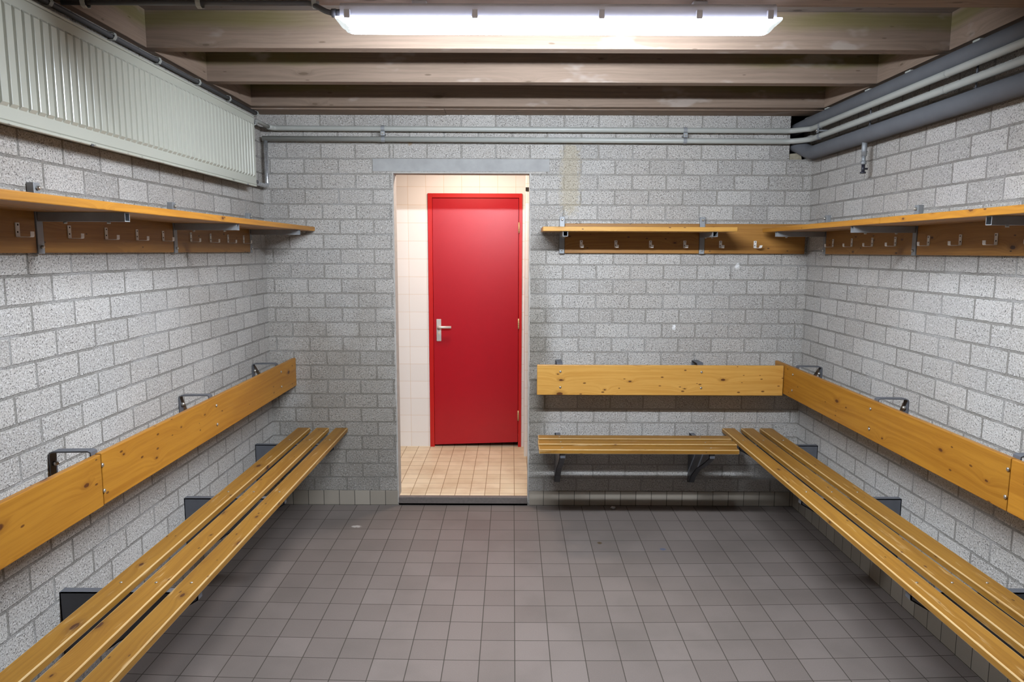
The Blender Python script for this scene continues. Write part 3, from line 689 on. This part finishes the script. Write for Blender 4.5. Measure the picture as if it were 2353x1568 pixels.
def bench(side, label, s0, s1, zt, bks, backs, board_mats, slat_mat, jag=None):
    P = mapper(side); ax = 1 if side != 'back' else 0
    t = thing('wall_bench', label, 'bench', P(0.25, (s0+s1)/2, 0.0), 'slatted benches along the walls')
    th = 0.028; slats = []
    for i, (a, b) in enumerate(((.168, .254), (.293, .379), (.420, .504))):
        e0 = s0; e1 = s1
        if jag: e0, e1 = s0+jag[i][0], s1+jag[i][1]
        bm = B(); dbox(bm, P, (a, b), (e0, e1), (zt-th, zt))
        sl = obj('seat_slat', bm, [slat_mat, EDGE], t, bevel=.0042, seg=2); sl.modifiers['bevel'].material = 1; slats.append(sl)
    for y in bks:
        # seat bracket: pressed steel web with flanges
        bm = B()
        out = [(0, zt-th-.001), (.49, zt-th-.001), (.49, zt-th-.030), (.36, zt-.135), (.20, zt-.215), (.085, zt-.300), (.045, zt-.355), (0, zt-.365)]
        hw = .0175
        vs1 = [bm.verts.new(P(d, y-hw, z)) for d, z in out]; vs2 = [bm.verts.new(P(d, y-hw+.004, z)) for d, z in out]
        n = len(out); fs = [bm.faces.new(vs1), bm.faces.new(list(reversed(vs2)))]
        for i in range(n): fs.append(bm.faces.new((vs1[i], vs2[i], vs2[(i+1) % n], vs1[(i+1) % n])))
        path = out[:]
        for (pa, pb) in zip(path, path[1:]):
            v = [bm.verts.new(P(d, y+w, z)) for (d, z) in (pa, pb) for w in (-hw, hw)]
            dn = Vector((pb[0]-pa[0], pb[1]-pa[1])).normalized(); nx_, nz_ = dn.y*.004, -dn.x*.004
            v2 = [bm.verts.new(P(d+nx_, y+w, z+nz_)) for (d, z) in (pa, pb) for w in (-hw, hw)]
            for q in ((v[0], v[1], v[3], v[2]), (v2[0], v2[2], v2[3], v2[1]), (v[0], v[2], v2[2], v2[0]), (v[1], v2[1], v2[3], v[3]), (v[0], v2[0], v2[1], v[1]), (v[2], v[3], v2[3], v2[2])):
                fs.append(bm.faces.new(q))
        dbox(bm, P, (0, .004), (y-hw, y+hw), (zt-.365, zt-th), False)
        bmesh.ops.recalc_face_normals(bm, faces=bm.faces)
        br = obj('seat_bracket', bm, DARKM, t)
        boltat(P, .004, .016, y+.004, zt-.075, br, .008); boltat(P, .004, .016, y+.004, zt-.26, br, .008)
        for sl, d in zip(slats, (.211, .336, .462)):
            bm = B(); tube(bm, [P(d, y, zt-.0005), P(d, y, zt+.0025)], [.006, .004], 10); obj('screw', bm, BOLT, sl)
        # flat-bar bracket of the backrest
        bm = B(); zb = backs[0][3]; dd = .150
        pth = [(0.004, zb-.175), (0.004, zb-.004), (0.007, zb+.006), (.016, zb+.010), (dd-.012, zb+.012), (dd-.003, zb+.008), (dd-.0025, zb-.002), (dd-.0025, zb-.16)]
        ribbon(bm, [P(d, y, z) for d, z in pth], .019, .005, 1 if side != 'back' else 0)
        bb = obj('backrest_bracket', bm, DARKM, t)
        boltat(P, .006, .022, y, zb-.035, bb, .009); boltat(P, .006, .022, y, zb-.13, bb, .009)
    boards = []
    for (a, b, zl, zh), m in zip(backs, board_mats):
        bm = B(); dbox(bm, P, (.150, .172), (a, b), (zl, zh)); bo = obj('backrest_board', bm, m, t, bevel=.003); boards.append((a, b, bo))
    for y in bks:
        zl, zh = backs[0][2], backs[0][3]
        tgt = [bo for (a, b, bo) in boards if a-.01 <= y <= b+.01]
        if tgt:
            for zz in (zh-.042, zl+.050): boltat(P, .172, .177, y+.004, zz, tgt[0], .0075)
    return t
BL = (4.290, 3.332, 2.378, 1.42, 0.46)
bench('left', 'slatted pine bench with backrest along the left wall', -0.35, D-.006, 0.538, BL,
      [(2.380, D-.006, .825, 1.010), (-0.35, 2.377, .822, 1.008)], [PINE_O, PINE_O], PINE_S)
bench('right', 'slatted pine bench with backrest along the right wall', -0.35, D-.006, 0.545, (4.29, 3.338, 2.384, 1.42, 0.46),
      [(2.380, D-.006, .812, 1.004), (-0.35, 2.377, .812, 1.004)], [PINE_O, PINE_O], PINE_S)
bench('back', 'short slatted pine bench with backrest right of the doorway', 0.163, 1.395, 0.536, (0.305, 1.205),
      [(0.160, 1.733, .800, .994)], [PINE], PINE_S, jag=((0.005, 0.0), (0.0, -.005), (0.0, -.030)))

def hook(P, s, z, dirn, parent, bent=False):
    bm = B(); hw = .009
    d0 = .0225
    dbox(bm, P, (d0, d0+.0025), (s-hw, s+hw), (z-.023, z+.022), False)
    pth = [(d0+.0012, z-.020), (d0+.0018, z-.0225), (d0+.004, z-.0235), (d0+.041, z-.0235), (d0+.0440, z-.0228), (d0+.0450, z-.020), (d0+.0450, z-.006)]
    ax = 0 if abs(P(0, 1, 0)[0]-P(0, 0, 0)[0]) > .5 else 1
    ribbon(bm, [P(d, s+(.004*i if bent else .0007*i), zz) for i, (d, zz) in enumerate(pth)], hw*.98, .0018, ax)
    o = obj('coat_hook', bm, HOOK, parent)
    bm = B()
    for (ds, dz) in ((.001, .015), (-.002, -.008)): tube(bm, [P(d0+.0026, s+ds, z+dz), P(d0+.0032, s+ds, z+dz)], .0032, 8)
    obj('screw', bm, HOLE, o)
    return o
def rack(side, label, shelf, hookboards, ups, hooks, zs=(1.837, 1.864), arm=.318, nb=2, split=None):
    P = mapper(side)
    t = thing('coat_rack', label, 'coat rack', P(0.02, (shelf[0][0]+shelf[0][1])/2, 1.8), 'coat racks with a shelf on top')
    for (a, b) in shelf:
        bm = B(); dbox(bm, P, (.186, .330), (a, b), zs); obj('shelf_board', bm, PINE_O if side != 'back' else PINE, t, bevel=.003)
        bm = B(); dbox(bm, P, (.036, .174), (a, b), zs); obj('shelf_board', bm, PINE_H, t, bevel=.003)
    for (a, b) in hookboards:
        bm = B(); dbox(bm, P, (0.001, .022), (a, b), (1.702, 1.892)); obj('hook_board', bm, PINE_H, t, bevel=.003)
    for y in ups:
        bm = B(); dbox(bm, P, (0, .025), (y-.0165, y+.0165), (1.699, 1.934), False); up = obj('upright', bm, GALV, t, bevel=.002)
        boltat(P, .025, .037, y, 1.916, up, .0075); boltat(P, .025, .034, y, 1.722, up, .006)
        # square tube arm, open at the end
        bm = B(); z1 = zs[0]-.0005; z0 = z1-.030; w = .015; q = .0024
        for (sa, sb, za, zb_) in ((-w, w, z1-q, z1), (-w, w, z0, z0+q), (-w, -w+q, z0+q, z1-q), (w-q, w, z0+q, z1-q)):
            dbox(bm, P, (.029, arm), (y+sa, y+sb), (za, zb_), False)
        am = obj('arm', bm, GALV, t)
        for d in (.11, .255):
            bm = B(); tube(bm, [P(d, y, z0), P(d, y, z0-.007)], .006, 6); obj('nut', bm, BOLT, am)
    for i, s in enumerate(hooks): hook(P, s, 1.777 if side == 'left' else (1.768 if side == 'right' else 1.762), 1, t, bent=(side == 'back' and i == 5))
    return t
rack('left', 'pine coat rack with shelf on the left wall under the radiator', [(-0.35, D-.02)],
     [(3.350, 4.305), (2.397, 3.314), (1.442, 2.359), (-.35, 1.405)], (4.292, 3.332, 2.378, 1.424, .47),
     (4.174, 3.945, 3.717, 3.490, 3.213, 2.990, 2.764, 2.535, 2.270, 2.04, 1.80))
rack('right', 'pine coat rack with shelf on the right wall under the thick pipes', [(3.075, D-.10), (-.35, 3.071)],
     [(3.358, 4.285), (2.405, 3.320), (1.45, 2.367), (-.35, 1.41)], (4.300, 3.340, 2.386, 1.43, .47),
     (4.184, 3.953, 3.729, 3.504, 3.225, 2.996, 2.775, 2.55, 2.26, 2.03), zs=(1.836, 1.863))
rack('back', 'pine coat rack with shelf on the back wall right of the doorway', [(0.182, 1.350)],
     [(0.337, 1.203), (1.239, 1.885)], (0.3185, 1.2205), (0.443, 0.666, 0.889, 1.110, 1.340, 1.563), zs=(1.834, 1.861))

# ------------------------------------------------------------------ small litter
rnd = random.Random(3); bm = B()
bmesh.ops.create_icosphere(bm, subdivisions=2, radius=.016)
for v in bm.verts:
    v.co *= rnd.uniform(.5, 1.25); v.co.z = max(v.co.z*.6, -.006)
bmesh.ops.translate(bm, verts=bm.verts, vec=(0.68, 4.548, .0065))
tag(obj('crumpled_wrapper', bm, PAPER), 'tiny crumpled wrapper on the floor below the short bench', 'litter')
